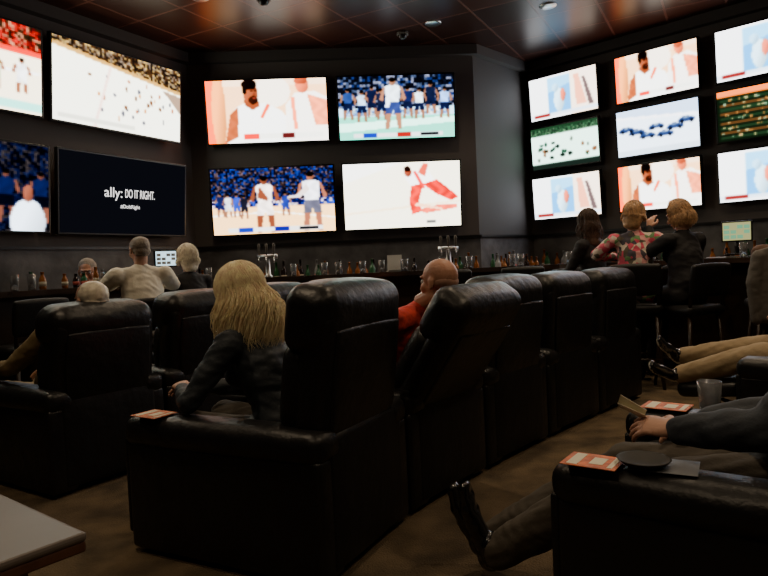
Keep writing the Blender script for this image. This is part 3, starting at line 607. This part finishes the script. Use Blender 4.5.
# jacket hung over a stool back
stool(2.93,4.75,math.radians(-20),.76)
e=empty('hanging_jacket',(2.93,4.75,0),math.radians(-20)); bm=bmesh.new()
tube(bm,[(0,-.25,1.12),(0,-.26,.95),(0,-.27,.66)],[(.17,.05),(.19,.06),(.21,.07)],(1,0,0),20)
tube(bm,[(-.17,-.25,1.09),(-.21,-.27,.9),(-.2,-.28,.64)],[.05,.05,.04]); tube(bm,[(.17,-.25,1.09),(.21,-.27,.9),(.22,-.28,.66)],[.05,.05,.04]); tube(bm,[(-.09,-.22,1.13),(0,-.27,1.15),(.09,-.22,1.13)],[.022,.026,.022])
remesh('jacket_body',bm,.009,e,[M['coat']],4,.0015)
c=QP+V((.6,.8))*.444; yw=math.atan2(.8,.6); d=V((-.8,.6)); loc=c+d*.42
person('reclining_man',(loc.x,loc.y),yw,'suit','trouser',S1,'short',M['grey'],seat=.42,lean=-.42,voxel=.009,fold=.004,belly=.03,legk=1.35,armk=1.2,
  J=dict(elL=(-.25,.03,.68),wrL=(-.21,.25,.645),elR=(.25,.05,.62),wrR=(.12,.24,.60),knL=(-.18,.44,.44),knR=(.0,.46,.44),anL=(-.22,.84,.16),toL=(-.27,.92,.39),anR=(-.08,.95,.12),toR=(-.13,1.05,.32)),
  hands={'L':dict(d=(.25,1,.0),n=(.5,.1,-.85),s=(.6,.3,.7),curl=.3,tc=.6)})
HW=V((loc.x,loc.y,0))+Matrix.Rotation(yw,3,'Z')@V((-.155,.40,.672))
e=empty('folded_leaflet',HW,yw)
bm=bmesh.new(); rbox(bm,(0,0,0),(.055,.085,.0015),0,rot=Matrix.Rotation(.35,3,'X')@Matrix.Rotation(.5,3,'Y')); rbox(bm,(.0,0,.012),(.055,.085,.0015),0,rot=Matrix.Rotation(.5,3,'X')@Matrix.Rotation(.9,3,'Y')); obj('leaf',bm,M['paper'],e,False)
c=V((2.59,2.76))+V((.66,.75))*.37; yw=math.atan2(.75,.66); d=V((-.75,.66)); loc=c+d*.45
person('reclining_person',(loc.x,loc.y),yw,'khaki','khaki',S1,'short',M['grey'],seat=.42,lean=-.5,voxel=.011,sole='sole',legk=1.25,
  J=dict(knL=(-.12,.45,.55),knR=(.1,.45,.57),anL=(-.16,.86,.42),toL=(-.34,.96,.50),anR=(.04,.90,.50),toR=(-.08,1.0,.62),elL=(-.25,.05,.62),wrL=(-.1,.28,.72),elR=(.25,.05,.62),wrR=(.08,.3,.74)))
flush()
# ------------------------------------------------------------ small things
def flyer(name,x,y,z,yaw,sx=.15,sy=.21):
    e=empty(name,(x,y,z),yaw); bm=bmesh.new(); rbox(bm,(0,0,.001),(sx,sy,.002),0); obj('sheet',bm,M['orange'],e,False)
    bm=bmesh.new(); rbox(bm,(0,sy*.3,.0025),(sx*.85,sy*.2,.001),0); rbox(bm,(0,-sy*.1,.0025),(sx*.5,sy*.25,.001),0); rbox(bm,(0,-sy*.38,.0025),(sx*.8,sy*.1,.001),0); obj('print_blocks',bm,[M['paper']],e,False)
AZ=.578
flyer('flyer',.56,1.762,AZ,.95,.12,.15)
flyer('flyer',1.03,2.36,AZ,.9,.12,.16)
flyer('flyer',-.97,2.62,AZ,1.0,.12,.15)
e=empty('black_ashtray',(.68,1.71,AZ)); bm=bmesh.new(); lathe(bm,[(.045,0),(.066,.016),(.07,.02),(.064,.02),(.04,.008),(.001,.007)],seg=32); obj('dish',bm,M['soled'],e)
bm=bmesh.new(); rbox(bm,(.73,1.70,AZ+.0005),(.17,.13,.001),0,rot=Matrix.Rotation(-.5,3,'Z')); obj('napkin',bm,mat('napkin_grey',(.16,.17,.19),.5),None,False)
e=empty('water_glass',(1.16,2.3,AZ)); bm=bmesh.new(); lathe(bm,[(.034,0),(.042,.1),(.039,.1),(.031,.008)],seg=24); obj('tumbler',bm,M['glass'],e)
e=empty('side_table',(-.73,1.5,0),math.atan2(.785,.62)+math.pi/2)
bm=bmesh.new(); rbox(bm,(.36,.24,.538),(.72,.48,.022),.008,2); obj('top',bm,M['tabletop'],e,False)
bm=bmesh.new(); rbox(bm,(.36,.24,.515),(.715,.475,.028),.006,2); rbox(bm,(.36,.24,.46),(.5,.3,.08),.01); cyl(bm,(.36,.24,.02),(.36,.24,.46),.04); cyl(bm,(.36,.24,0),(.36,.24,.025),.22,seg=32); obj('pedestal',bm,M['tableedge'],e,False)
# ------------------------------------------------------------ world + camera
w=D.worlds.new('World'); sc.world=w; w.use_nodes=True; w.node_tree.nodes['Background'].inputs[0].default_value=(.5,.45,.4,1); w.node_tree.nodes['Background'].inputs[1].default_value=.0
cam=D.cameras.new('Camera'); cam.lens=30; cam.sensor_width=36; cam.clip_start=.05; co=D.objects.new('Camera',cam); link(co)
p=math.atan(23/640); s=.045; cc=math.sqrt(1-s*s)
f=V((0,math.cos(p),-math.sin(p))); U0=V((0,math.sin(p),math.cos(p))); R0=V((1,0,0)); rc=R0*cc-U0*s; uc=R0*s+U0*cc
co.matrix_world=Matrix(((rc.x,uc.x,-f.x,0),(rc.y,uc.y,-f.y,0),(rc.z,uc.z,-f.z,1.15),(0,0,0,1)))
sc.camera=co
